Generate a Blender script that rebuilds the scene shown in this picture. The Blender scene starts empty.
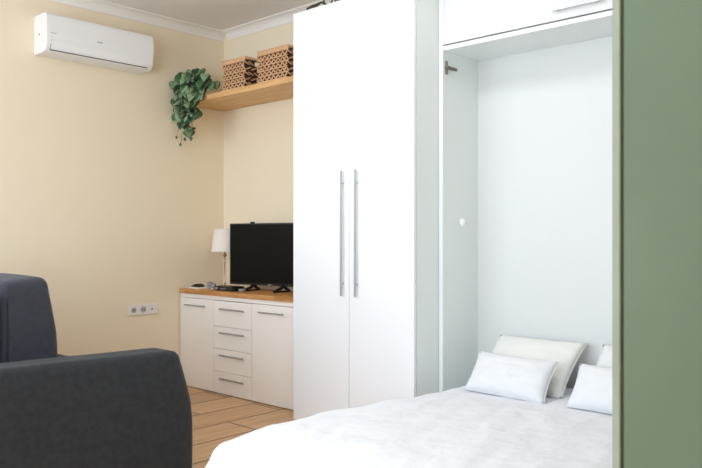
import bpy, bmesh, math, random
from mathutils import Vector, Matrix, noise
SC = bpy.context.scene
COL = SC.collection
PI = math.pi

# ------------------------------------------------------------------ helpers
def srgb(r, g, b):
    f = lambda c: (c / 255) / 12.92 if c <= 10 else (((c / 255) + .055) / 1.055) ** 2.4
    return (f(r), f(g), f(b), 1)

def mat(name, col, rough=.5, metal=0, noise_scale=0, amount=.06, bump=0, bump_scale=200, spec=.5, stretch=(1, 1, 1), **kw):
    m = bpy.data.materials.new(name); m.use_nodes = True
    nt = m.node_tree; N = nt.nodes; L = nt.links
    b = N['Principled BSDF']
    b.inputs['Base Color'].default_value = col
    b.inputs['Roughness'].default_value = rough
    b.inputs['Metallic'].default_value = metal
    b.inputs['Specular IOR Level'].default_value = spec
    for k, v in kw.items():
        b.inputs[k.replace('_', ' ')].default_value = v
    tc = N.new('ShaderNodeTexCoord'); mp = N.new('ShaderNodeMapping')
    mp.inputs['Scale'].default_value = stretch
    L.new(tc.outputs['Object'], mp.inputs['Vector'])
    if noise_scale:
        n = N.new('ShaderNodeTexNoise'); n.inputs['Scale'].default_value = noise_scale; n.inputs['Detail'].default_value = 4
        L.new(mp.outputs[0], n.inputs['Vector'])
        r = N.new('ShaderNodeValToRGB')
        lo = [c * (1 - amount) for c in col[:3]] + [1]; hi = [min(1, c * (1 + amount)) for c in col[:3]] + [1]
        r.color_ramp.elements[0].position = .3; r.color_ramp.elements[0].color = lo
        r.color_ramp.elements[1].position = .7; r.color_ramp.elements[1].color = hi
        L.new(n.outputs['Fac'], r.inputs['Fac']); L.new(r.outputs['Color'], b.inputs['Base Color'])
    if bump:
        n2 = N.new('ShaderNodeTexNoise'); n2.inputs['Scale'].default_value = bump_scale; n2.inputs['Detail'].default_value = 5
        L.new(mp.outputs[0], n2.inputs['Vector'])
        bp = N.new('ShaderNodeBump'); bp.inputs['Strength'].default_value = bump; bp.inputs['Distance'].default_value = .004
        L.new(n2.outputs['Fac'], bp.inputs['Height']); L.new(bp.outputs[0], b.inputs['Normal'])
    return m

def wood_mat(name, c1, c2, stretch, rough=.45):
    m = bpy.data.materials.new(name); m.use_nodes = True
    nt = m.node_tree; N = nt.nodes; L = nt.links; b = N['Principled BSDF']
    b.inputs['Roughness'].default_value = rough
    tc = N.new('ShaderNodeTexCoord'); mp = N.new('ShaderNodeMapping'); mp.inputs['Scale'].default_value = stretch
    n = N.new('ShaderNodeTexNoise'); n.inputs['Scale'].default_value = 3; n.inputs['Detail'].default_value = 6; n.inputs['Distortion'].default_value = .6
    r = N.new('ShaderNodeValToRGB')
    r.color_ramp.elements[0].position = .35; r.color_ramp.elements[0].color = c1
    r.color_ramp.elements[1].position = .65; r.color_ramp.elements[1].color = c2
    L.new(tc.outputs['Object'], mp.inputs[0]); L.new(mp.outputs[0], n.inputs['Vector'])
    L.new(n.outputs['Fac'], r.inputs[0]); L.new(r.outputs[0], b.inputs['Base Color'])
    return m

def floor_mat():
    m = bpy.data.materials.new('oak_laminate'); m.use_nodes = True
    nt = m.node_tree; N = nt.nodes; L = nt.links; b = N['Principled BSDF']
    b.inputs['Roughness'].default_value = .42
    tc = N.new('ShaderNodeTexCoord'); mp = N.new('ShaderNodeMapping')
    mp.inputs['Rotation'].default_value = (0, 0, PI / 2)
    mp.inputs['Location'].default_value = (.52, .02, 0)
    L.new(tc.outputs['Object'], mp.inputs[0])
    br = N.new('ShaderNodeTexBrick')
    br.inputs['Scale'].default_value = 1; br.inputs['Brick Width'].default_value = 1.25; br.inputs['Row Height'].default_value = .3
    br.inputs['Mortar Size'].default_value = .011; br.inputs['Mortar Smooth'].default_value = .3; br.inputs['Bias'].default_value = -.1
    br.offset = .37; br.offset_frequency = 2
    br.inputs['Color1'].default_value = srgb(200, 158, 118); br.inputs['Color2'].default_value = srgb(222, 182, 136)
    br.inputs['Mortar'].default_value = srgb(138, 100, 70)
    L.new(mp.outputs[0], br.inputs['Vector'])
    m2 = N.new('ShaderNodeMapping'); m2.inputs['Scale'].default_value = (16, 1.2, 1); L.new(tc.outputs['Object'], m2.inputs[0])
    n = N.new('ShaderNodeTexNoise'); n.inputs['Scale'].default_value = 2; n.inputs['Detail'].default_value = 6; n.inputs['Distortion'].default_value = 1.0
    L.new(m2.outputs[0], n.inputs['Vector'])
    r = N.new('ShaderNodeValToRGB'); r.color_ramp.elements[0].position = .3; r.color_ramp.elements[0].color = (.66, .62, .58, 1)
    r.color_ramp.elements[1].position = .62; r.color_ramp.elements[1].color = (1, 1, 1, 1)
    L.new(n.outputs['Fac'], r.inputs[0])
    mx = N.new('ShaderNodeMix'); mx.data_type = 'RGBA'; mx.blend_type = 'MULTIPLY'; mx.inputs['Factor'].default_value = .8
    L.new(br.outputs['Color'], mx.inputs['A']); L.new(r.outputs[0], mx.inputs['B']); L.new(mx.outputs['Result'], b.inputs['Base Color'])
    bp = N.new('ShaderNodeBump'); bp.inputs['Strength'].default_value = .3; bp.inputs['Distance'].default_value = .003; bp.invert = True
    L.new(br.outputs['Fac'], bp.inputs['Height']); L.new(bp.outputs[0], b.inputs['Normal'])
    return m

def obj(name, bm, m, parent=None, smooth=False, mats=None):
    bmesh.ops.recalc_face_normals(bm, faces=bm.faces[:])
    me = bpy.data.meshes.new(name); bm.to_mesh(me); bm.free()
    for mm in (mats or [m]): me.materials.append(mm)
    if smooth:
        for p in me.polygons: p.use_smooth = True
    o = bpy.data.objects.new(name, me); COL.objects.link(o)
    if parent:
        o.parent = parent
        # parts are authored in world coordinates; keep them there
        o.matrix_parent_inverse = world(parent).inverted()
    return o

def world(o):
    m = Matrix.LocRotScale(o.location, o.rotation_euler, o.scale)
    return (world(o.parent) @ o.matrix_parent_inverse @ m) if o.parent else m

def thing(name, loc, label, cat, group=None, rz=0):
    o = bpy.data.objects.new(name, None); COL.objects.link(o)
    o.location = loc; o.rotation_euler = (0, 0, rz); o.empty_display_size = .1
    o['label'] = label; o['category'] = cat
    if group: o['group'] = group
    return o

def tag(o, label, cat, group=None):
    o['label'] = label; o['category'] = cat
    if group: o['group'] = group
    return o

def dup(root, loc, label, name=None):
    def cp(o, parent):
        c = o.copy(); COL.objects.link(c)
        if parent: c.parent = parent
        for ch in list(o.children): cp(ch, c)
        return c
    r = cp(root, None); r.location = loc; r['label'] = label
    return r

def struct(name, bm, m, parent=None, **k):
    o = obj(name, bm, m, parent, **k)
    if not parent: o['kind'] = 'structure'
    return o

def box(bm, x0, x1, y0, y1, z0, z1, bev=0, seg=2, M=None, mi=0):
    r = bmesh.ops.create_cube(bm, size=1)
    vs = r['verts']
    T = Matrix.Translation(((x0 + x1) / 2, (y0 + y1) / 2, (z0 + z1) / 2)) @ Matrix.Diagonal((abs(x1 - x0), abs(y1 - y0), abs(z1 - z0), 1))
    bmesh.ops.transform(bm, matrix=(M @ T if M else T), verts=vs)
    fs = {f for v in vs for f in v.link_faces}
    if bev:
        es = list({e for v in vs for e in v.link_edges})
        g = bmesh.ops.bevel(bm, geom=es, offset=bev, segments=seg, affect='EDGES', profile=.5)
        fs = set(g['faces']) | {f for f in fs if f.is_valid}
    for f in fs: f.material_index = mi
    return vs

def newbox(*a, **k):
    bm = bmesh.new(); box(bm, *a, **k); return bm

def frame_of(d):
    d = d.normalized(); up = Vector((0, 0, 1)) if abs(d.z) < .95 else Vector((1, 0, 0))
    u = d.cross(up).normalized(); return u, d.cross(u).normalized()

def tube(bm, pts, r, seg=8, mi=0):
    pts = [Vector(p) for p in pts]; rr = r if isinstance(r, (list, tuple)) else [r] * len(pts)
    rings = []
    for i, p in enumerate(pts):
        d = (pts[min(i + 1, len(pts) - 1)] - pts[max(i - 1, 0)])
        u, v = frame_of(d)
        rings.append([bm.verts.new(p + rr[i] * (math.cos(a) * u + math.sin(a) * v)) for a in [2 * PI * k / seg for k in range(seg)]])
    for a, b in zip(rings, rings[1:]):
        for k in range(seg):
            bm.faces.new((a[k], a[(k + 1) % seg], b[(k + 1) % seg], b[k])).material_index = mi
    bm.faces.new(rings[0][::-1]); bm.faces.new(rings[-1])

def lathe(bm, prof, c=(0, 0, 0), seg=24, axis='z', cap=True):
    rings = []
    for r, h in prof:
        ring = []
        for k in range(seg):
            a = 2 * PI * k / seg
            if axis == 'z': p = (c[0] + r * math.cos(a), c[1] + r * math.sin(a), c[2] + h)
            else: p = (c[0] + h, c[1] + r * math.cos(a), c[2] + r * math.sin(a))
            ring.append(bm.verts.new(p))
        rings.append(ring)
    for a, b in zip(rings, rings[1:]):
        for k in range(seg):
            bm.faces.new((a[k], a[(k + 1) % seg], b[(k + 1) % seg], b[k]))
    if cap:
        bm.faces.new(rings[0][::-1]); bm.faces.new(rings[-1])

def prism(bm, poly, a0, a1, axis='x', bev=0, seg=3):
    """poly = list of 2D points in the plane across the axis"""
    def P(a, q):
        return (a, q[0], q[1]) if axis == 'x' else ((q[0], a, q[1]) if axis == 'y' else (q[0], q[1], a))
    A = [bm.verts.new(P(a0, q)) for q in poly]; B = [bm.verts.new(P(a1, q)) for q in poly]
    n = len(poly); caps = [bm.faces.new(A), bm.faces.new(B)]
    for k in range(n):
        bm.faces.new((A[k], A[(k + 1) % n], B[(k + 1) % n], B[k]))
    if bev:
        es = [e for f in caps for e in f.edges]
        bmesh.ops.bevel(bm, geom=es, offset=bev, segments=seg, affect='EDGES', profile=.5)

# ------------------------------------------------------------------ camera geometry (real positions in metres)
H = 1.2; F = 748.0
YAW = math.radians(43.0)
# ------------------------------------------------------------------ materials
M_wall = mat('cream_wall_paint', srgb(240, 227, 200), .85, noise_scale=1.2, amount=.015, bump=.06, bump_scale=60)
M_ceil = mat('ceiling_paint', srgb(238, 234, 230), .9, noise_scale=2, amount=.01)
M_cove = mat('plaster_cove', srgb(240, 236, 230), .85, noise_scale=5, amount=.01)
M_white = mat('white_laminate', srgb(243, 244, 244), .38, noise_scale=3, amount=.006)
M_whitegloss = mat('white_gloss_front', srgb(240, 243, 246), .3, noise_scale=3, amount=.005)
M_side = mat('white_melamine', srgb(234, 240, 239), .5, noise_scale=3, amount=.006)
M_niche = mat('shaded_niche_white', srgb(217, 219, 217), .5, noise_scale=3, amount=.006)  # white greyed so the niche's dimmer light sits in the colour
M_warmwhite = mat('warm_white_front', srgb(248, 244, 238), .4, noise_scale=3, amount=.008)
M_steel = mat('brushed_steel', srgb(176, 178, 180), .42, .55, noise_scale=90, amount=.08, stretch=(1, 1, .05))
M_hinge = mat('nickel_hinge', srgb(135, 130, 118), .35, 1, noise_scale=40, amount=.1)
M_oak = wood_mat('oiled_oak', srgb(178, 120, 66), srgb(214, 160, 100), (1.2, 14, 14))
M_shelf = wood_mat('pale_oak_shelf', srgb(206, 160, 104), srgb(226, 184, 128), (1.0, 12, 12))
M_floor = floor_mat()
M_sofa = mat('charcoal_chenille', srgb(50, 53, 56), .95, noise_scale=30, amount=.16, bump=.8, bump_scale=260, spec=.15, Sheen_Weight=.12)
M_cushion = mat('slate_chenille', srgb(58, 59, 68), .95, noise_scale=40, amount=.1, bump=.8, bump_scale=220, spec=.15, Sheen_Weight=.15)
M_duvet = mat('white_cotton_duvet', srgb(229, 231, 235), .9, noise_scale=8, amount=.01, bump=1.0, bump_scale=42, spec=.2, stretch=(1, .45, 1))
M_pillow = mat('white_cotton_pillow', srgb(224, 225, 226), .9, noise_scale=8, amount=.01, bump=.3, bump_scale=70, spec=.2)
M_pillow_w = mat('ivory_cotton_pillow', srgb(226, 226, 221), .9, noise_scale=8, amount=.01, bump=.3, bump_scale=60, spec=.2)
M_green = mat('sage_green_paint', srgb(124, 147, 131), .45, noise_scale=2.2, amount=.05)
M_green2 = mat('sage_green_edge', srgb(146, 156, 138), .5, noise_scale=5, amount=.05)
M_groove = mat('groove_green', srgb(76, 90, 68), .7, noise_scale=9, amount=.1)
M_black = mat('black_plastic', srgb(24, 24, 25), .4, noise_scale=20, amount=.05)
M_screen = mat('tv_screen_glass', srgb(12, 13, 11), .35, noise_scale=6, amount=.04, spec=.15)
M_tan = mat('water_hyacinth', srgb(214, 170, 128), .75, noise_scale=50, amount=.16, bump=.4, bump_scale=180)
M_brown = mat('wicker_brown_and_shade', srgb(74, 44, 28), .8, noise_scale=40, amount=.2)  # wicker brown that also paints the dim basket interior
M_leaf = mat('pothos_leaf', srgb(72, 104, 66), .36, noise_scale=14, amount=.4)
M_leaf2 = mat('pale_leaf_highlight', srgb(136, 164, 122), .45, noise_scale=20, amount=.25)  # pale tone, also paints highlights onto the leaves
M_leaf3 = mat('deep_leaf_shade', srgb(34, 58, 34), .42, noise_scale=18, amount=.3)  # deep tone that paints shading contrast into the leaves
M_stem = mat('green_stem', srgb(120, 128, 84), .6, noise_scale=20, amount=.1)
M_pot = mat('terracotta_pot', srgb(150, 98, 70), .7, noise_scale=20, amount=.1)
M_ac = mat('ac_white_plastic', srgb(240, 241, 241), .35, noise_scale=4, amount=.005)
M_grey = mat('grey_marking', srgb(168, 170, 174), .5, noise_scale=20, amount=.04)
M_dark = mat('dark_gap', srgb(52, 50, 48), .7, noise_scale=20, amount=.1)
M_plate = mat('white_socket_plastic', srgb(234, 228, 224), .4, noise_scale=8, amount=.01)
M_shade = mat('cream_linen_shade', srgb(240, 232, 222), .85, noise_scale=60, amount=.02, bump=.2, bump_scale=300)
M_shade.node_tree.nodes['Principled BSDF'].inputs['Transmission Weight'].default_value = .0
M_chrome = mat('aged_silver', srgb(176, 160, 146), .25, 1, noise_scale=30, amount=.15)
M_glass = mat('clear_glass', (.93, .95, .96, 1), .08, Transmission_Weight=.75, IOR=1.45)
M_paper = mat('white_card', srgb(238, 236, 230), .7, noise_scale=10, amount=.01)
M_twig = mat('dark_dried_twig', srgb(70, 62, 50), .8, noise_scale=30, amount=.25)
M_dryleaf = mat('olive_dried_leaf', srgb(112, 112, 84), .8, noise_scale=30, amount=.25)
M_knob = mat('white_ceramic_knob', srgb(250, 252, 252), .2, noise_scale=8, amount=.005)

# ------------------------------------------------------------------ room shell
XL, YB, ZC = -5.20, 3.966, 2.96
YF = -1.05
PX = -.12                                    # partition right of the bed niche
def slab(*a): return newbox(*a)
struct('floor', slab(XL - .1, 1.3, YF - .1, YB + .1, -.1, 0), M_floor)
struct('ceiling', slab(XL - .1, 1.3, YF - .1, YB + .1, ZC, ZC + .1), M_ceil)
struct('wall_left', slab(XL - .1, XL, YF - .1, YB + .1, 0, ZC), M_wall)
struct('wall_back', slab(XL, PX, YB, YB + .1, 0, ZC), M_wall)
bm = bmesh.new()
box(bm, PX, PX + .1, 1.40, YB + .1, 0, ZC); box(bm, PX + .1, 1.3, 1.40, 1.5, 0, ZC); box(bm, 1.2, 1.3, YF, 1.40, 0, ZC)
struct('wall_right', bm, M_wall)
# front wall with two tall windows
WINS = [(-4.85, -2.95), (-2.65, -.35)]
WZ0, WZ1 = .55, 2.80
bm = bmesh.new()
xs = [XL] + [v for w in WINS for v in w] + [1.3]
for a, b in ((xs[0], xs[1]), (xs[2], xs[3]), (xs[4], xs[5])): box(bm, a, b, YF - .1, YF, 0, ZC)
for a, b in WINS:
    box(bm, a, b, YF - .1, YF, 0, WZ0); box(bm, a, b, YF - .1, YF, WZ1, ZC)
struct('wall_front', bm, M_wall)
for i, (a, b) in enumerate(WINS):
    bm = bmesh.new(); t = .06; c = (a + b) / 2
    for x0, x1 in ((a, a + t), (b - t, b), (c - t / 2, c + t / 2)): box(bm, x0, x1, YF - .08, YF - .02, WZ0, WZ1)
    for x0, x1 in ((a + t, c - t / 2), (c + t / 2, b - t)):
        box(bm, x0, x1, YF - .08, YF - .02, WZ0, WZ0 + t); box(bm, x0, x1, YF - .08, YF - .02, WZ1 - t, WZ1)
    struct('window_%d' % (i + 1), bm, M_white)
# cove moulding
def cove(name, ax, lo, hi, wallpos, s):
    bm = bmesh.new(); R = .07
    pts = [(0, 0), (0, -R)]
    for k in range(7):
        a = PI / 2 * k / 6
        pts.append((R - (R - .008) * math.cos(a), -R + (R - .008) * math.sin(a)))
    pts.append((R, 0))
    poly = [(wallpos + s * p[0], ZC + p[1]) for p in pts]
    prism(bm, poly, lo, hi, ax)
    struct(name, bm, M_cove, smooth=False)
cove('trim_1', 'y', YF, YB, XL, 1)
cove('trim_2', 'x', XL + .07, PX, YB, -1)

# ------------------------------------------------------------------ sage green door standing open, close to the camera
a5 = math.radians(48)
e = Vector((math.cos(a5), math.sin(a5), 0)); nrm = Vector((-e.y, e.x, 0))     # nrm points away from the camera
P0 = Vector((-.8401, 1.9507, 0))
T = Matrix(((e.x, nrm.x, 0, P0.x), (e.y, nrm.y, 0, P0.y), (0, 0, 1, 0), (0, 0, 0, 1)))
d = thing('door_1', (P0.x, P0.y, 0), '', '')
del d['label']; del d['category']; d['kind'] = 'structure'
obj('door_leaf', newbox(.016, .93, 0, .04, .01, 2.12, M=T), M_green, d)
obj('edge_strip', newbox(0, .0045, 0, .04, .01, 2.12, M=T), M_green2, d)
obj('groove', newbox(.0045, .016, .006, .034, .01, 2.12, M=T), M_groove, d)

# ------------------------------------------------------------------ bar handle
def bar_handle(name, parent, p0, p1, out, w=.012, stand=.022, m=None):
    """flat bar from p0 to p1 standing off its door along the vector out"""
    p0, p1, out = Vector(p0), Vector(p1), Vector(out)
    bm = bmesh.new(); dv = (p1 - p0).normalized()
    q = [p0 + out * stand, p1 + out * stand]
    side = dv.cross(out).normalized()
    def obox(c, hx, hy, hz):
        Mx = Matrix(((dv.x, side.x, out.x, c.x), (dv.y, side.y, out.y, c.y), (dv.z, side.z, out.z, c.z), (0, 0, 0, 1)))
        box(bm, -hx, hx, -hy, hy, -hz, hz, bev=min(hy, hz) * .45, M=Mx)
    L = (p1 - p0).length
    obox((q[0] + q[1]) / 2, L / 2, w / 2, .0045)
    for s in (.1, .9):
        obox(p0.lerp(p1, s) + out * stand * .5, .005, w * .35, stand / 2)
    return obj(name, bm, m or M_steel, parent)

# ------------------------------------------------------------------ wardrobe
WX0, WX1, WY, WZ = -3.616, -2.615, 3.324, 2.665
t = thing('wardrobe', ((WX0 + WX1) / 2, (WY + YB) / 2, 0), 'tall white two-door wardrobe with long vertical steel bar handles', 'wardrobe')
bm = bmesh.new(); k = .019
box(bm, WX0, WX0 + k, WY + .026, YB - .004, 0, WZ); box(bm, WX1 - k, WX1, WY + .026, YB - .004, 0, WZ)
for z in (.06, .9, 1.8, WZ - k): box(bm, WX0 + k, WX1 - k, WY + .03, YB - .004, z, z + k)
box(bm, WX0 + k, WX1 - k, YB - .01, YB - .004, 0, WZ); box(bm, WX0 + k, WX1 - k, WY + .06, WY + .075, 0, .06)
obj('body', bm, M_side, t)
SPL = -3.116
for x0, x1, hx in ((WX0, SPL - .0022, -3.163), (SPL + .0022, WX1, -3.047)):
    dd = obj('door', newbox(x0, x1, WY, WY + .021, .012, WZ, bev=.0015, seg=2), M_whitegloss, t)
    bar_handle('door_handle', dd, (hx, WY, .845), (hx, WY, 1.612), (0, -1, 0), w=.013, stand=.022)

# ------------------------------------------------------------------ bed cabinet (niche that the bed folds into)
NX0, NX1, NY, NBY = -2.584, -.96, 3.556, 3.92
t = thing('fold_down_bed_cabinet', ((NX0 + NX1) / 2, NY + .2, 0), 'white built-in cabinet niche around the bed head with cupboard above', 'cabinet')
obj('side_panel', newbox(-2.6115, NX0, NY, YB - .004, 0, 2.90, bev=.001), M_side, t)
obj('side_panel', newbox(NX1, NX1 + .028, NY, YB - .004, 0, 2.90, bev=.001), M_side, t)
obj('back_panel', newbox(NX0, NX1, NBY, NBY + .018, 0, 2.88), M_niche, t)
obj('top_panel', newbox(NX0, NX1, NY, NBY, 2.293, 2.318, bev=.001), M_side, t)
obj('top_panel', newbox(NX0, NX1, NY, NBY, 2.865, 2.885, bev=.001), M_side, t)
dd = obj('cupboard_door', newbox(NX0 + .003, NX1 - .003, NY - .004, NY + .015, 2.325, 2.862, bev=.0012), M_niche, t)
bar_handle('door_handle', dd, (-1.875, NY - .004, 2.375), (-1.605, NY - .004, 2.375), (0, -1, 0), w=.012, stand=.02)
bm = bmesh.new()
lathe(bm, [(.008, 0), (.011, .004), (.024, .010), (.025, .017), (.018, .026), (.005, .029)], (NX0, 3.738, 1.29), 20, 'x')
obj('knob', bm, M_knob, t, smooth=True)
bm = bmesh.new()
box(bm, NX0, NX0 + .008, 3.578, 3.598, 2.160, 2.238, bev=.003)
lathe(bm, [(.012, 0), (.012, .013)], (NX0, 3.588, 2.199), 14, 'x')
box(bm, NX0 + .008, NX0 + .02, 3.572, 3.676, 2.188, 2.206, bev=.003)
box(bm, NX0 + .02, NX0 + .026, 3.60, 3.655, 2.192, 2.202, bev=.002)
obj('hinge_bracket', bm, M_hinge, t)

# ------------------------------------------------------------------ sideboard
SX0, SX1, SY, SZ = -5.19, -3.815, 3.52, .787
t = thing('sideboard', ((SX0 + SX1) / 2, 3.74, 0), 'low white sideboard with two doors, four drawers and oak top', 'sideboard')
bm = bmesh.new()
yb = YB - .006
box(bm, SX0, SX0 + .018, SY + .024, yb, 0, .752); box(bm, SX1 - .018, SX1, SY + .024, yb, 0, .752)
for x in (-4.738, -4.279): box(bm, x - .009, x + .009, SY + .03, yb - .01, .02, .718)
box(bm, SX0 + .018, SX1 - .018, SY + .024, yb, .718, .752); box(bm, SX0 + .018, SX1 - .018, SY + .03, yb - .01, .02, .038)
box(bm, SX0 + .018, SX1 - .018, yb - .01, yb, 0, .718); box(bm, SX0 + .018, SX1 - .018, SY + .05, SY + .065, 0, .02)
obj('body', bm, M_warmwhite, t)
obj('top_rail', newbox(SX0 + .001, SX1, SY + .004, SY + .024, .7205, .752, bev=.001), M_warmwhite, t)
obj('worktop', newbox(SX0, SX1 + .006, SY - .008, yb, .752, SZ, bev=.002), M_oak, t)
g = .0022
for x0, x1, h0, h1 in ((SX0 + .001, -4.738 - g, -5.105, -4.835), (-4.279 + g, SX1, -4.185, -3.915)):
    dd = obj('door', newbox(x0, x1, SY, SY + .019, .0065, .717, bev=.0012), M_warmwhite, t)
    bar_handle('door_handle', dd, (h0, SY, .663), (h1, SY, .663), (0, -1, 0), w=.011)
zs = [.005, .174, .348, .520, .717]; hz = [.128, .307, .479, .661]
for i in range(4):
    dd = obj('drawer', newbox(-4.738 + g, -4.279 - g, SY, SY + .019, zs[i] + .0015, zs[i + 1] - .0015, bev=.0012), M_warmwhite, t)
    bar_handle('drawer_handle', dd, (-4.645, SY, hz[i] - .004), (-4.355, SY, hz[i] - .004), (0, -1, 0), w=.012)

# ------------------------------------------------------------------ television
ta = math.radians(12); tl = Vector((-4.772, 3.70, 0)); te = Vector((math.cos(ta), math.sin(ta), 0)); tn = Vector((-te.y, te.x, 0))
TM = Matrix(((te.x, tn.x, 0, tl.x), (te.y, tn.y, 0, tl.y), (0, 0, 1, 0), (0, 0, 0, 1)))
TW = .80
c = tl + te * TW / 2
t = thing('television', (c.x, c.y, SZ), 'black flat-screen television standing on the oak-topped sideboard', 'television')
TZ0, TZ1 = .832, 1.315
bm = bmesh.new()
box(bm, 0, TW, 0, .028, TZ0, TZ1, bev=.004, M=TM); box(bm, .14, TW - .14, .028, .055, TZ0 + .05, TZ1 - .12, bev=.008, M=TM)
obj('casing', bm, M_black, t)
obj('screen', newbox(.012, TW - .012, -.0015, .001, TZ0 + .018, TZ1 - .012, M=TM), M_screen, t)
for s in (.235, .525):
    bm = bmesh.new()
    def tp(a, b, z): return TM @ Vector((a, b, z))
    tube(bm, [tp(s, .014, TZ0 + .006), tp(s, -.03, SZ + .028), tp(s - .01, -.105, SZ + .010)], [.016, .012, .009], 8)
    tube(bm, [tp(s, .014, TZ0 + .006), tp(s, .04, SZ + .026), tp(s + .004, .078, SZ + .010)], [.016, .012, .009], 8)
    tube(bm, [tp(s - .01, -.104, SZ + .0055), tp(s + .004, .077, SZ + .0062)], .0055, 8)
    obj('foot', bm, M_black, t)
obj('status_lamp', newbox(.385, .415, -.002, .002, TZ0 + .003, TZ0 + .011, M=TM), M_grey, t)
obj('sensor_bump', newbox(.205, .235, .002, .024, TZ1 - .001, TZ1 + .012, bev=.003, M=TM), M_black, t)

# ------------------------------------------------------------------ table lamp
lx, ly = -4.965, 3.80
t = thing('table_lamp', (lx, ly, SZ), 'slim silver table lamp with cream tapered shade beside the television', 'lamp')
bm = bmesh.new()
lathe(bm, [(.052, 0), (.052, .006), (.04, .012), (.014, .018), (.009, .03)], (lx, ly, SZ), 24); obj('base', bm, M_plate, t, smooth=True)
bm = bmesh.new(); lathe(bm, [(.006, .028), (.009, .045), (.0045, .055), (.0045, .20), (.008, .21), (.0045, .22), (.0045, .255), (.014, .268), (.015, .276), (.006, .288), (.005, .34)], (lx, ly, SZ), 16)
obj('stem', bm, M_chrome, t, smooth=True)
bm = bmesh.new(); lathe(bm, [(.113, 0), (.088, .186), (.0865, .186), (.1115, 0), (.113, 0)], (lx, ly, 1.088), 36, cap=False); obj('lamp_shade', bm, M_shade, t, smooth=True)
bm = bmesh.new()
lathe(bm, [(.012, 0), (.012, .05), (.02, .07), (.024, .095), (.016, .118), (.002, .125)], (lx, ly, 1.115), 14)
for k in range(3):
    a = 2 * PI * k / 3; tube(bm, [(lx, ly, 1.125), (lx + .1 * math.cos(a), ly + .1 * math.sin(a), 1.13)], .0018, 6)
obj('bulb_holder', bm, M_plate, t, smooth=True)

# ------------------------------------------------------------------ small things on the sideboard
o = obj('notepad', newbox(-5.165, -5.02, 3.58, 3.70, SZ, SZ + .012, bev=.002), M_paper); tag(o, 'flat white notepad at the left end of the sideboard top', 'notepad')
bm = bmesh.new()
prism(bm, [(-5.16, SZ + .013), (-5.05, SZ + .013), (-5.046, SZ + .030), (-5.08, SZ + .04), (-5.11, SZ + .034), (-5.155, SZ + .019)], 3.60, 3.655, 'y', bev=.003)
tag(obj('spectacle_case', bm, M_black), 'small black wedge-shaped case lying on the white notepad', 'case')
def glass(x, y, r, h):
    bm = bmesh.new(); lathe(bm, [(r * .8, 0), (r * .86, .004), (r, h), (r - .003, h), (r * .84 - .003, .009), (.002, .008)], (x, y, SZ), 20)
    return bm
tag(obj('glass_tumbler', glass(-5.005, 3.68, .026, .055), M_glass, smooth=True), 'clear glass tumbler standing next to the black case', 'glass', 'tumblers on the sideboard')
tag(obj('glass_tumbler', glass(-4.935, 3.66, .023, .045), M_glass, smooth=True), 'smaller clear glass tumbler standing against the black receiver box', 'glass', 'tumblers on the sideboard')
t = thing('receiver_box', (-4.74, 3.62, SZ), 'thin black receiver box on the sideboard left of the television foot', 'receiver')
bm = newbox(-4.825, -4.585, 3.585, 3.70, SZ + .004, SZ + .036, bev=.003)
for x in (-4.81, -4.60): box(bm, x - .008, x + .008, 3.60, 3.68, SZ, SZ + .004)
obj('casing', bm, M_black, t)
obj('display', newbox(-4.812, -4.777, 3.5835, 3.586, SZ + .012, SZ + .026), M_grey, t)
obj('button_row', newbox(-4.745, -4.675, 3.5837, 3.586, SZ + .014, SZ + .018), M_grey, t)
bm = bmesh.new(); lathe(bm, [(.02, 0), (.026, .006), (.03, .02), (.027, .02), (.022, .008), (.002, .006)], (-4.54, 3.64, SZ), 18)
tag(obj('glass_dish', bm, M_glass, smooth=True), 'tiny clear glass dish between the receiver box and television foot', 'dish')

# ------------------------------------------------------------------ wall shelf
SHY, SH0, SH1 = 3.54, 2.291, 2.333
t = obj('wall_shelf', newbox(XL + .002, WX0 - .003, SHY, YB - .001, SH0, SH1, bev=.002), M_shelf)
tag(t, 'thick pale oak shelf fixed high in the corner above the television', 'shelf')

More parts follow.
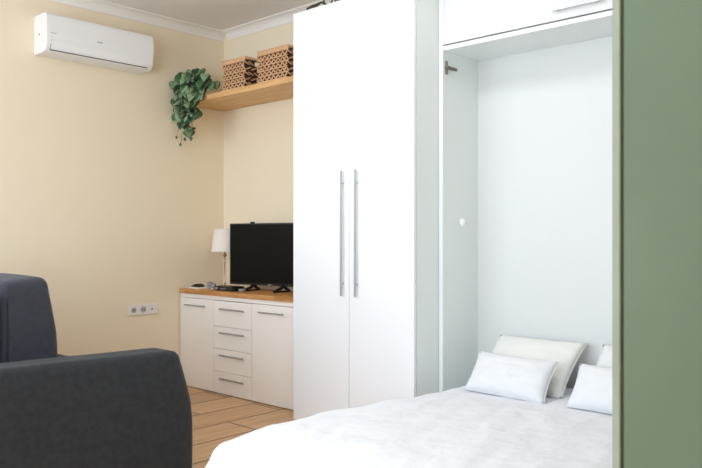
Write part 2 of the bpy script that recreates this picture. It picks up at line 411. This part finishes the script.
# ------------------------------------------------------------------ woven baskets
def basket(x0, x1, y0, y1, z0, h, label, seed):
    rnd = random.Random(seed)
    t = thing('woven_basket', ((x0 + x1) / 2, (y0 + y1) / 2, z0), label, 'basket', 'seagrass baskets on the shelf')
    z1 = z0 + h
    k = .006; i = .010
    ax0, ax1, ay0, ay1 = x0 + i, x1 - i, y0 + i, y1 - i
    hz0, hz1 = z1 - .062, z1 - .028; ym = (y0 + y1) / 2; hw = .055
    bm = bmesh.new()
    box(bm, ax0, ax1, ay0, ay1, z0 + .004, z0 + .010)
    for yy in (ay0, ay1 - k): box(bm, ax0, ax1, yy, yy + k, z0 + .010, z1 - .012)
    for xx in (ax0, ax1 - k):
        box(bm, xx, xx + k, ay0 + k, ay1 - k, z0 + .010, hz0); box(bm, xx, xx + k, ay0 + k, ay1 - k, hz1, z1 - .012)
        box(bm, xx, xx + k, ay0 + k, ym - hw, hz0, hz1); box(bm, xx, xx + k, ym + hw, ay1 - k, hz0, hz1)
    obj('frame_and_shade_wall', bm, M_brown, t)  # dark wicker sides; behind the front weave solid brown stands for interior shade
    def bead(bm, c, dv, nv, L, r, mi=0):
        dv = dv.normalized(); w = dv.cross(nv).normalized(); rings = []
        for s, q in ((-1, .35), (-.55, .9), (0, 1), (.55, .9), (1, .35)):
            rings.append([bm.verts.new(c + dv * (s * L) + (w * math.cos(a) + nv * .7 * math.sin(a)) * r * q) for a in [2 * PI * j / 6 for j in range(6)]])
        for A, B in zip(rings, rings[1:]):
            for j in range(6): bm.faces.new((A[j], A[(j + 1) % 6], B[(j + 1) % 6], B[j]))
        bm.faces.new(rings[0][::-1]); bm.faces.new(rings[-1])
    def face(bm, o, u, nv, W, dense):
        n = max(5, round(W / .050)); cw = W / n; band = .036; rows = 5; rh = (h - band - .004) / rows
        up = Vector((0, 0, 1))
        for r in range(rows):
            for c in range(n):
                slot = (not dense) and abs((c + .5) * cw - W / 2) < hw and z0 + (r + .5) * rh > hz0
                if slot: continue
                s = 1 if (r % 2) else -1
                cc = o + u * ((c + .5 + (.25 if r % 2 else -.25)) * cw) + up * (.004 + (r + .5) * rh) + nv * (.002 * rnd.random())
                off = (cc - o).dot(u)
                if off < cw * .4 or off > W - cw * .4:
                    cc += u * ((cw * .45 - off) if off < cw * .4 else (W - cw * .45 - off))
                if dense:
                    bead(bm, cc - up * rh * .40, u, nv, cw * .56, rh * .17)
                    bead(bm, cc + u * cw * .27 + up * rh * .06, u * -.75 * cw + up * rh * s, nv, cw * .40, rh * .16)
                    bead(bm, cc - u * cw * .27 + up * rh * .06, u * .75 * cw + up * rh * s, nv, cw * .36, rh * .15)
                else:
                    bead(bm, cc + up * rh * .2, u * 1 + up * (.42 * s), nv, cw * .56, rh * .17)
        # tight upright wrapping along the top edge
        m = int(W / .011)
        for c in range(m):
            x = (c + .5) * W / m
            if (not dense): 
                if c % 2: continue
                bead(bm, o + u * x + up * (h - .011), up, nv, .012, .006); continue
            bead(bm, o + u * x + up * (h - band / 2), up + u * .05 * rnd.uniform(-1, 1), nv, band / 2 + .002, .0072)
    bm = bmesh.new(); r = .006
    face(bm, Vector((x0, y0 + r, z0)), Vector((1, 0, 0)), Vector((0, -1, 0)), x1 - x0, True)
    face(bm, Vector((x0, y1 - r, z0)), Vector((1, 0, 0)), Vector((0, 1, 0)), x1 - x0, True)
    face(bm, Vector((x1 - r, y0, z0)), Vector((0, 1, 0)), Vector((1, 0, 0)), y1 - y0, False)
    face(bm, Vector((x0 + r, y0, z0)), Vector((0, 1, 0)), Vector((-1, 0, 0)), y1 - y0, False)
    obj('weave', bm, M_tan, t, smooth=True)
    bm = bmesh.new()
    for a, b in (((x0 + .006, y0 + .006), (x1 - .006, y0 + .006)), ((x1 - .006, y0 + .006), (x1 - .006, y1 - .006)), ((x1 - .006, y1 - .006), (x0 + .006, y1 - .006)), ((x0 + .006, y1 - .006), (x0 + .006, y0 + .006))):
        tube(bm, [(a[0], a[1], z1 - .004), (b[0], b[1], z1 - .004)], .0055, 8)
    obj('rim', bm, M_tan, t, smooth=True)
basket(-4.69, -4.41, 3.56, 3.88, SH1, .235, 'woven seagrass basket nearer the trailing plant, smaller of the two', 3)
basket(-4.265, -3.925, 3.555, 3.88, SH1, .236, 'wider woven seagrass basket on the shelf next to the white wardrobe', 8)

# ------------------------------------------------------------------ trailing plant
def leaf(bm, c, tip, nv, L, mi=0, mi0=0):
    """a heart-shaped cupped leaf from its stalk end c towards tip"""
    tip = tip.normalized(); w = tip.cross(nv).normalized(); nv = w.cross(tip).normalized()
    prof = [(-.06, .16), (-.10, .34), (.06, .50), (.28, .52), (.52, .42), (.76, .24), (.93, .08)]
    mid = [bm.verts.new(c + tip * L * v + nv * L * (-.04 + .12 * math.sin(PI * max(0, v)))) for v in (0, .05, .14, .3, .52, .76, .93)]
    end = bm.verts.new(c + tip * L * 1.05 - nv * L * .08)
    for s in (1, -1):
        inn, rim = [], []
        for v, q in prof:
            inn.append(bm.verts.new(c + tip * L * v + w * s * q * L * .72 + nv * L * (.05 + .12 * math.sin(PI * max(0, v)))))
            rim.append(bm.verts.new(c + tip * L * v * 1.02 + w * s * q * L - nv * L * (.02 + .10 * q)))
        for k in range(6):
            bm.faces.new((mid[k], mid[k + 1], inn[k + 1], inn[k])).material_index = mi0
            bm.faces.new((inn[k], inn[k + 1], rim[k + 1], rim[k])).material_index = mi
        bm.faces.new((mid[6], end, rim[6], inn[6])).material_index = mi
rnd = random.Random(11)
pc = Vector((-5.05, 3.60, SH1))
t = thing('trailing_pothos', pc, 'trailing potted pothos with dark green heart leaves spilling off the shelf corner', 'plant')
bm = bmesh.new(); lathe(bm, [(.045, 0), (.062, .09), (.066, .09), (.066, .105), (.058, .105), (.056, .085), (.002, .08)], pc, 20)
obj('pot', bm, M_pot, t, smooth=True)
bm = bmesh.new(); vines = bmesh.new()
view = Vector((.62, -.72, .25)).normalized()
# crown: leaves in a mound around the pot, leaning over the front edge of the shelf
heads = []
for i in range(78):
    a = rnd.uniform(PI * .95, PI * 2.05) if rnd.random() < .8 else rnd.uniform(0, 2 * PI)
    R = rnd.uniform(.03, .19)
    x = pc.x + .03 + R * 1.15 * math.cos(a); y = pc.y - .05 + R * .85 * math.sin(a)
    z = SH1 + .20 - R * .45 + rnd.uniform(-.16, .02)
    if y > SHY - .01: z = max(z, SH1 + .045)
    x = min(max(x, XL + .05), -4.86)
    heads.append(Vector((x, y, z)))
# spill: below the shelf edge, in front of it
for i in range(26):
    z = rnd.uniform(2.09, 2.34); s = (z - 2.05) / .3
    heads.append(Vector((rnd.uniform(-5.12, -5.12 + .10 + .17 * s), rnd.uniform(3.40, 3.50), z)))
for i, (x, z) in enumerate(((-5.14, 2.17), (-5.12, 2.22), (-5.02, 2.13), (-4.97, 2.15), (-5.06, 2.09), (-5.00, 2.07), (-5.04, 2.04), (-4.95, 2.18))):
    heads.append(Vector((x, 3.44 + .01 * i, z)))
for i, h in enumerate(heads):
    nv = (view + Vector((rnd.uniform(-.5, .5), rnd.uniform(-.4, .4), rnd.uniform(-.1, .6)))).normalized()
    out = Vector((h.x - pc.x, h.y - pc.y, 0)) * 2.0 + Vector((rnd.uniform(-.4, .4), 0, -.8))
    out = (out - nv * out.dot(nv))
    L = rnd.uniform(.064, .094)
    k_ = rnd.choice(((0, 2), (1, 2), (1, 0), (0, 1), (2, 0)))
    leaf(bm, h - out.normalized() * L * .4, out, nv, L, k_[1], mi0=k_[0])
    root = Vector((pc.x, pc.y, SH1 + .10)) if h.z > SH1 else Vector((max(h.x, -5.10), min(h.y + .01, 3.50), min(h.z + .12, SH1 + .06)))
    tube(vines, [root, (root + h) / 2 + Vector((0, 0, .03)), h], .0022, 5)
# fine tips that hang lowest
for x, y, z, L in ((-5.13, 3.45, 2.015, .028), (-5.04, 3.47, 1.995, .034), (-4.985, 3.48, 2.00, .032), (-5.09, 3.46, 1.955, .030)):
    h = Vector((x, y, z)); leaf(bm, h, Vector((rnd.uniform(-1, 1), 0, -.4)), view, L, 1)
    tube(vines, [Vector((x + .02, y, 2.11)), Vector((x + .012, y, 2.05)), h], .0016, 5)
for q in (bm, vines):
    for v in q.verts:
        if v.co.x < XL + .006: v.co.x = XL + .006
        if v.co.y > SHY - .006 and SH0 - .01 < v.co.z < SH1 + .004:
            v.co.y = SHY - .006
obj('foliage', bm, M_leaf, t, smooth=True, mats=[M_leaf, M_leaf2, M_leaf3])
obj('vines', vines, M_stem, t, smooth=True)

# ------------------------------------------------------------------ dried twigs lying on the wardrobe
t = thing('dried_twig_garland', (-3.30, 3.40, WZ), 'dark dried twig garland lying on top of the white wardrobe', 'garland')
bm = bmesh.new()
tube(bm, [(-3.565, 3.40, WZ + .042), (-3.50, 3.385, WZ + .040), (-3.46, 3.385, WZ + .040), (-3.42, 3.39, WZ + .052), (-3.36, 3.40, WZ + .012), (-3.2, 3.40, WZ + .012), (-3.0, 3.41, WZ + .012)], [.006, .010, .010, .008, .010, .010, .006], 7)
tube(bm, [(-3.565, 3.40, WZ + .042), (-3.56, 3.43, WZ + .010), (-3.45, 3.45, WZ + .008)], .006, 6)
ring = [(-3.355 + .04 * math.cos(a), 3.385, WZ + .055 + .04 * math.sin(a)) for a in [2 * PI * k / 14 for k in range(15)]]
tube(bm, ring, .006, 6)
for k in range(10):
    x = -3.31 + .035 * k
    tube(bm, [(x, 3.40, WZ + .014), (x + .02, 3.385 + .01 * (k % 3), WZ + .055), (x + .05, 3.40, WZ + .095 + .01 * (k % 2))], [.006, .005, .003], 6)
obj('twigs', bm, M_twig, t, smooth=True)
bm = bmesh.new(); r2 = random.Random(5)
for k in range(30):
    p = Vector((r2.uniform(-3.32, -2.98), r2.uniform(3.37, 3.43), WZ + r2.uniform(.05, .10)))
    leaf(bm, p, Vector((r2.uniform(-1, 1), r2.uniform(-.3, .3), r2.uniform(-.3, .8))), Vector((.4, -.9, .1)), .04)
obj('leaves', bm, M_dryleaf, t, smooth=True)

# ------------------------------------------------------------------ air conditioner
AY0, AY1 = 2.318, 3.150
t = thing('air_conditioner', (XL, (AY0 + AY1) / 2, 2.4780), 'white wall-mounted split air conditioner high on the cream wall', 'air conditioner')
prof = [(XL, 2.7510), (XL + .155, 2.7510), (XL + .178, 2.7460), (XL + .192, 2.7330), (XL + .198, 2.7030), (XL + .202, 2.6180), (XL + .199, 2.5530), (XL + .190, 2.5130), (XL + .170, 2.4880), (XL + .13, 2.4810), (XL, 2.4810)]
bm = bmesh.new(); prism(bm, prof, AY0, AY1, 'y', bev=.006, seg=2); obj('housing', bm, M_ac, t)
bm = bmesh.new()
prism(bm, [(XL + .2035, 2.5700), (XL + .2045, 2.5660), (XL + .2025, 2.5410), (XL + .194, 2.5060), (XL + .178, 2.4860), (XL + .176, 2.4890), (XL + .190, 2.5100), (XL + .199, 2.5480)], AY0 + .03, AY1 - .05, 'y'); obj('air_flap', bm, M_ac, t)
bm = bmesh.new(); tube(bm, [(XL + .1845, AY0 + .028, 2.4935), (XL + .1845, AY1 - .05, 2.4935)], .0036, 6)
tube(bm, [(XL + .1845, AY0 + .028, 2.4935), (XL + .1965, AY0 + .03, 2.5200), (XL + .2035, AY0 + .034, 2.5630)], .002, 6)
obj('air_slot', bm, M_dark, t)
obj('badge', newbox(XL + .2005, XL + .203, 2.6880, 2.7280, 2.6040, 2.6110), M_grey, t)
obj('display_mark', newbox(XL + .2005, XL + .203, 2.345, 2.385, 2.6060, 2.6100), M_grey, t)
bm = bmesh.new(); box(bm, XL + .075, XL + .095, AY0 - .0015, AY0 + .001, 2.6030, 2.6180, bev=.0006)
obj('side_mark', bm, M_grey, t)

# ------------------------------------------------------------------ wall socket
t = thing('wall_socket', (XL, 3.178, .64), 'white triple wall socket plate low on the cream wall beside the sideboard', 'socket')
obj('plate', newbox(XL, XL + .011, 3.045, 3.308, .598, .682, bev=.003), M_plate, t)
for i, (y, r) in enumerate(((3.095, .021), (3.178, .024))):
    bm = bmesh.new(); lathe(bm, [(r, 0), (r, .0135), (r - .005, .0135), (r - .005, .0115), (.001, .0115)], (XL, y, .64), 20, 'x')
    o = obj('socket_ring', bm, M_grey, t, smooth=False)
    bm = bmesh.new()
    for q in (-.008, .008): lathe(bm, [(.004, .0113), (.004, .0128)], (XL, y + q, .64), 8, 'x')
    obj('socket_holes', bm, M_black, t)
bm = bmesh.new(); lathe(bm, [(.007, .010), (.007, .013)], (XL, 3.255, .638), 12, 'x'); obj('aerial_port', bm, M_dark, t)

# ------------------------------------------------------------------ sofa
t = thing('sofa', (-4.2, 1.85, 0), 'charcoal fabric sofa with wide rounded armrest facing the television', 'sofa')
AX = -3.20
def arm(x_out, x_in):
    bm = bmesh.new(); s = 1 if x_out > x_in else -1
    # side outline (y, z), slightly bulging; built as rings from the inner face over the top to the outer face
    out = [(1.16, .03), (1.15, .35), (1.17, .60), (1.22, .650), (1.30, .658), (1.6, .655), (1.9, .647), (2.16, .643), (2.240, .640), (2.266, .622), (2.290, .548), (2.315, .44), (2.345, .33), (2.356, .22), (2.358, .12), (2.354, .03)]
    # resample
    def samp(poly, n):
        L = [0]
        for a, b in zip(poly, poly[1:]): L.append(L[-1] + math.dist(a, b))
        res = []
        for k in range(n):
            d_ = L[-1] * k / (n - 1); j = max(i for i in range(len(L)) if L[i] <= d_ + 1e-9); j = min(j, len(poly) - 2)
            f = (d_ - L[j]) / (L[j + 1] - L[j]); res.append((poly[j][0] + f * (poly[j + 1][0] - poly[j][0]), poly[j][1] + f * (poly[j + 1][1] - poly[j][1])))
        return res
    out = [(y * .958, max(.004, 1.2 - (1.2 - z) * .958)) if z > .04 else (y * .958, .004) for y, z in out]
    out = [(y, z - .030 if z > .5 else z) for y, z in out]
    pts = samp(out, 90); cy, cz = 1.68, .20
    W = abs(x_out - x_in); secs = []
    for q in range(15):
        f = q / 14; xx = x_in + (x_out - x_in) * f
        edge = min(f, 1 - f) * W; R = .03
        ins = 0 if edge >= R else R - math.sqrt(max(0, R * R - (R - edge) ** 2))
        ring = []
        for (y, z) in pts:
            v = Vector((y - cy, z - cz)); l = v.length
            v2 = v * ((l - ins) / l)
            ring.append(bm.verts.new((xx, cy + v2.x, max(.004, cz + v2.y))))
        secs.append(ring)
    for A, B in zip(secs, secs[1:]):
        for k in range(len(A) - 1): bm.faces.new((A[k], A[k + 1], B[k + 1], B[k]))
        bm.faces.new((A[-1], A[0], B[0], B[-1]))
    # faces: concentric rings so the cloth can swell
    for ring, xx, dirn in ((secs[0], x_in, -s), (secs[-1], x_out, s)):
        prev = ring
        for f in (.92, .8, .65, .5, .3):
            cur = []
            for v in ring:
                y = cy + (v.co.y - cy) * f; z = .25 + (v.co.z - .25) * f
                bulge = .012 * (1 - f ** 3) + .0025 * noise.noise(Vector((y * 5, z * 5, xx)))
                cur.append(bm.verts.new((xx + dirn * bulge, y, z)))
            for k in range(len(ring)):
                bm.faces.new((prev[k], prev[(k + 1) % len(ring)], cur[(k + 1) % len(ring)], cur[k]))
            prev = cur
        bm.faces.new(prev)
    return bm
obj('armrest', arm(AX, AX - .20), M_sofa, t, smooth=True)
obj('armrest', arm(XL + .03, XL + .20), M_sofa, t, smooth=True)
bm = newbox(XL + .20, AX - .20, 1.14, 2.10, .01, .33, bev=.02, seg=3)
obj('seat_base', bm, M_sofa, t, smooth=True)
bm = newbox(XL + .20, AX - .20, 1.12, 1.365, .33, .965, bev=.05, seg=4)
obj('backrest', bm, M_sofa, t, smooth=True)
def soft_box(x0, x1, y0, y1, z0, z1, puff, n=20, prof=None):
    bm = bmesh.new(); bmesh.ops.create_cube(bm, size=2)
    bmesh.ops.subdivide_edges(bm, edges=bm.edges[:], cuts=n, use_grid_fill=True)
    hx, hy, hz_ = (x1 - x0) / 2, (y1 - y0) / 2, (z1 - z0) / 2
    for v in bm.verts:
        x, y, z = v.co
        R = .26
        # round the edges: clamp to an inner box and push out by R
        def rd(p, h):
            return p
        hs = (hx, hy, hz_); ra = .045
        P_ = [q * h_ for q, h_ in zip((x, y, z), hs)]
        I_ = [max(-h_ + ra, min(h_ - ra, q)) for q, h_ in zip(P_, hs)]
        dv = Vector([p_ - i_ for p_, i_ in zip(P_, I_)])
        if dv.length > 1e-6: dv = dv.normalized() * ra
        x, y, z = [(i_ + d_) / h_ for i_, d_, h_ in zip(I_, dv, hs)]
        bx = (1 - y * y) * (1 - z * z); by = (1 - x * x) * (1 - z * z); bz = (1 - x * x) * (1 - y * y)
        px = x * hx + math.copysign(1, x) * puff * .4 * max(0, bx) * (abs(x) > .99)
        py = y * hy + math.copysign(1, y) * puff * max(0, by) * (abs(y) > .9)
        pz = z * hz_ + math.copysign(1, z) * puff * max(0, bz) * (abs(z) > .9)
        p = Vector((x0 + hx + px, y0 + hy + py, z0 + hz_ + pz))
        if prof: p = prof(p)
        q = noise.noise(p * 7) * .006
        v.co = p + Vector((q, q, 0))
    return bm
MIDX = (XL + AX) / 2
for x0, x1 in ((XL + .205, MIDX), (MIDX, AX - .205)):
    obj('seat_cushion', soft_box(x0, x1, 1.39, 2.18, .325, .485, .012), M_sofa, t, smooth=True)
def lean(p):
    f = max(0, (p.z - .485) / .52); q = (p.y - 1.378) / .289
    return Vector((p.x, p.y - .055 * f ** 2.4 * q, p.z + .022 * q * f))
for x0, x1 in ((XL + .215, MIDX - .005), (MIDX + .005, AX - .215)):
    cc = obj('back_cushion', soft_box(x0, x1, 1.378, 1.650, .488, .998, .014, prof=lean), M_cushion, t, smooth=True)
    bm = bmesh.new(); tube(bm, [(x1 + .001, 1.396, .56), (x1 + .004, 1.396, .75), (x1 + .000, 1.396, .93)], .003, 6); obj('piping', bm, M_sofa, cc, smooth=True)

# ------------------------------------------------------------------ bed
BX0, BX1, BY0, BY1 = -2.445, -1.08, 1.82, 3.86
t = thing('fold_down_bed', ((BX0 + BX1) / 2, 2.9, 0), 'low white double bed folded down out of the cabinet niche', 'bed')
obj('bed_frame', newbox(BX0 + .03, BX1 - .03, BY0 + .04, BY1, .10, .16, bev=.005), M_side, t)
obj('mattress', newbox(BX0 + .02, BX1 - .02, BY0 + .03, BY1, .16, .325, bev=.03, seg=4), M_pillow, t, smooth=True)
for x, y in ((BX0 + .12, BY0 + .15), (BX1 - .12, BY0 + .15), (BX0 + .12, BY1 - .1), (BX1 - .12, BY1 - .1)):
    obj('leg', newbox(x - .025, x + .025, y - .025, y + .025, 0, .10, bev=.003), M_steel, t)

def top_z(x, y):
    q = max(0, min(1, (y - 2.3) / 1.2)); z = .408 - .045 * q * q * (3 - 2 * q) - .035 * max(0, (2.15 - y) / .4) ** 1.5
    z += .010 * noise.noise(Vector((x * 2.2, y * 1.6, 1))) + .009 * noise.noise(Vector((x * 6, y * 4, 4))) + .0035 * noise.noise(Vector((x * 17, y * 11, 7))) + .0016 * noise.noise(Vector((x * 40, y * 26, 2)))
    z += .0018 * math.sin(40 * (x + .3 * y) + 3 * noise.noise(Vector((x * 3, y * 3, 0))))
    return z
bm = bmesh.new()
R = .085; IX0, IX1, IY0, IY1 = BX0 + .045, BX1 - .045, BY0 + .05, BY1 - .005
hang = .40; n1 = 170; n2 = 230
us = [IX0 - hang + (IX1 - IX0 + 2 * hang) * i / n1 for i in range(n1 + 1)]
vs_ = [IY0 - hang + (IY1 - IY0 + hang) * j / n2 for j in range(n2 + 1)]
grid = []
for u in us:
    row = []
    for v in vs_:
        cx, cy = max(IX0, min(IX1, u)), max(IY0, min(IY1, v))
        dx, dy = u - cx, v - cy; s = math.hypot(dx, dy)
        z = top_z(cx, cy)
        if s < 1e-6: row.append(bm.verts.new((cx, cy, z))); continue
        nx, ny = dx / s, dy / s
        corner = min(abs(nx), abs(ny)) * 1.4
        s = min(s, hang + .02)
        A = R * 1.15
        if s < A:
            th = s / A * (PI / 2) * .80; g = R * math.sin(th); h = R * (1 - math.cos(th))
        else:
            th = PI / 2 * .80; q = s - A
            fl = math.cos(th) ; g = R * math.sin(th) + q * fl * (1 + .4 * corner); h = R * (1 - math.cos(th)) + q * math.sin(th)
            per = (cy if abs(nx) > abs(ny) else cx) + math.atan2(ny, nx) * .35
            g += q * .16 * math.sin(per * 15 + 2.2 * noise.noise(Vector((per * 2, 0, 0)))) * min(1, q / .08)
        # near the wardrobe and niche the cloth is tucked closer
        if u < IX0: g = min(g, .13 if cy < 3.2 else .10)
        zz = z - h
        if zz < .02: zz = .02 + .002 * noise.noise(Vector((u * 9, v * 9, 0)))
        row.append(bm.verts.new((cx + nx * g, cy + ny * g, zz)))
    grid.append(row)
for i in range(n1):
    for j in range(n2):
        bm.faces.new((grid[i][j], grid[i + 1][j], grid[i + 1][j + 1], grid[i][j + 1]))
o = obj('duvet', bm, M_duvet, smooth=True)
md = o.modifiers.new('cloth_thickness', 'SOLIDIFY'); md.thickness = .012; md.offset = -1
tag(o, 'white crinkled duvet draped over the low bed', 'duvet')

def pillow(base_l, base_r, top_off, height, T, label, m, seed):
    """base_l/base_r: lower corners; top_off: direction the pillow leans back"""
    bl, br = Vector(base_l), Vector(base_r); u = (br - bl); W = u.length; u.normalize()
    up = Vector(top_off).normalized(); up = (up - u * up.dot(u)).normalized(); nv = u.cross(up).normalized()   # towards the viewer side
    rn = random.Random(seed); bm = bmesh.new(); n = 26; sides = []
    ctr = (bl + br) / 2 + up * height / 2
    for sgn in (1, -1):
        g = []
        for i in range(n + 1):
            row = []
            for j in range(n + 1):
                a = -1 + 2 * i / n; b = -1 + 2 * j / n
                th = (max(0, 1 - abs(a) ** 2.6) ** .48) * (max(0, 1 - abs(b) ** 2.6) ** .48)
                pin = 1 - .055 * (1 - b * b) * abs(a) ** 3, 1 - .07 * (1 - a * a) * abs(b) ** 3
                x = a * W / 2 * (1 - .05 * (1 - b * b)) ; y = b * height / 2 * (1 - .06 * (1 - a * a))
                wr = .10 * noise.noise(Vector((a * 2.3 + seed, b * 2.3, sgn))) + .05 * noise.noise(Vector((a * 6 + seed, b * 6, sgn)))
                d_ = sgn * T / 2 * th * (1 + wr * 2)
                sag = -.003 * (1 - b) * (1 - a * a)
                row.append((ctr + u * x + up * (y + sag) + nv * d_))
            g.append(row)
        sides.append(g)
    V = {}
    def vert(s, i, j):
        k = (0 if (i in (0, n) or j in (0, n)) else s, i, j)
        if k not in V: V[k] = bm.verts.new(sides[s][i][j])
        return V[k]
    for s in (0, 1):
        for i in range(n):
            for j in range(n):
                bm.faces.new((vert(s, i, j), vert(s, i + 1, j), vert(s, i + 1, j + 1), vert(s, i, j + 1)))
    t = thing('pillow', (ctr.x, ctr.y, min(bl.z, br.z)), label, 'pillow', 'pillows against the niche back')
    p = obj('pillow_case', bm, m, t, smooth=True)
    bm = bmesh.new()
    loop = [(i, 0) for i in range(n)] + [(n, j) for j in range(n)] + [(i, n) for i in range(n, 0, -1)] + [(0, j) for j in range(n, -1, -1)]
    tube(bm, [sides[0][i][j] for i, j in loop], .0022, 6)
    obj('piping', bm, m, t, smooth=True)
pillow((-2.385, 3.57, .37), (-1.84, 3.57, .37), (0, .27, .24), .385, .12, 'large ivory pillow leaning behind the small white pillow, at the left', M_pillow_w, 1)
pillow((-2.350, 3.43, .370), (-1.865, 3.43, .362), (0, .15, .19), .245, .13, 'small white pillow at the front nearest the wardrobe', M_pillow, 2)
pillow((-1.75, 3.57, .37), (-1.20, 3.57, .37), (0, .27, .24), .39, .11, 'white pillow at the back, mostly hidden by the green door', M_pillow, 3)
pillow((-1.745, 3.43, .368), (-1.28, 3.43, .368), (0, .15, .19), .245, .13, 'small white pillow at the front, cut off by the green door', M_pillow, 4)

# ------------------------------------------------------------------ flush lamp added out of view to brighten the bed
t = thing('added_fill_lamp', (-2.35, 2.45, ZC), 'added round white fill lamp above the bed, out of view', 'fill lamp')
bm = bmesh.new(); lathe(bm, [(.30, 0), (.30, -.05), (.275, -.055)], (-2.35, 2.45, ZC), 32); obj('housing', bm, M_ac, t)
M_lit = bpy.data.materials.new('fill_lamp_diffuser'); M_lit.use_nodes = True
_b = M_lit.node_tree.nodes['Principled BSDF']; _b.inputs['Emission Color'].default_value = (.93, .98, 1.04, 1); _b.inputs['Emission Strength'].default_value = 16
bm = bmesh.new(); lathe(bm, [(.272, -.0555), (.262, -.075), (.20, -.088), (.05, -.094)], (-2.35, 2.45, ZC), 32); obj('diffuser', bm, M_lit, t, smooth=True)

# ------------------------------------------------------------------ light: daylight through the windows
w = bpy.data.worlds.new('daylight'); SC.world = w; w.use_nodes = True
bg = w.node_tree.nodes['Background']; bg.inputs['Color'].default_value = (.83, .94, 1.09, 1); bg.inputs['Strength'].default_value = 5.0
for i, (a, b) in enumerate(WINS):
    l = bpy.data.lights.new('window_portal', 'AREA'); l.shape = 'RECTANGLE'; l.size = b - a; l.size_y = WZ1 - WZ0
    l.cycles.is_portal = True
    o = bpy.data.objects.new('window_portal', l); COL.objects.link(o)
    o.location = ((a + b) / 2, YF - .05, (WZ0 + WZ1) / 2); o.rotation_euler = (PI / 2, 0, 0)

# ------------------------------------------------------------------ camera
cam = bpy.data.cameras.new('camera'); co = bpy.data.objects.new('camera', cam); COL.objects.link(co)
co.location = (0, 0, H); co.rotation_euler = (PI / 2, 0, YAW)
cam.sensor_width = 36; cam.lens = F / 702 * 36; cam.shift_y = 4 / 702; cam.clip_start = .05
cam.dof.use_dof = True; cam.dof.focus_distance = 4.6; cam.dof.aperture_fstop = 5.0
SC.camera = co
SC.view_settings.view_transform = 'Standard'; SC.view_settings.look = 'None'; SC.view_settings.gamma = 1
SC.view_settings.use_curve_mapping = False; SC.view_settings.exposure = 0.32
SC.cycles.use_denoising = True; SC.cycles.max_bounces = 10; SC.cycles.diffuse_bounces = 6
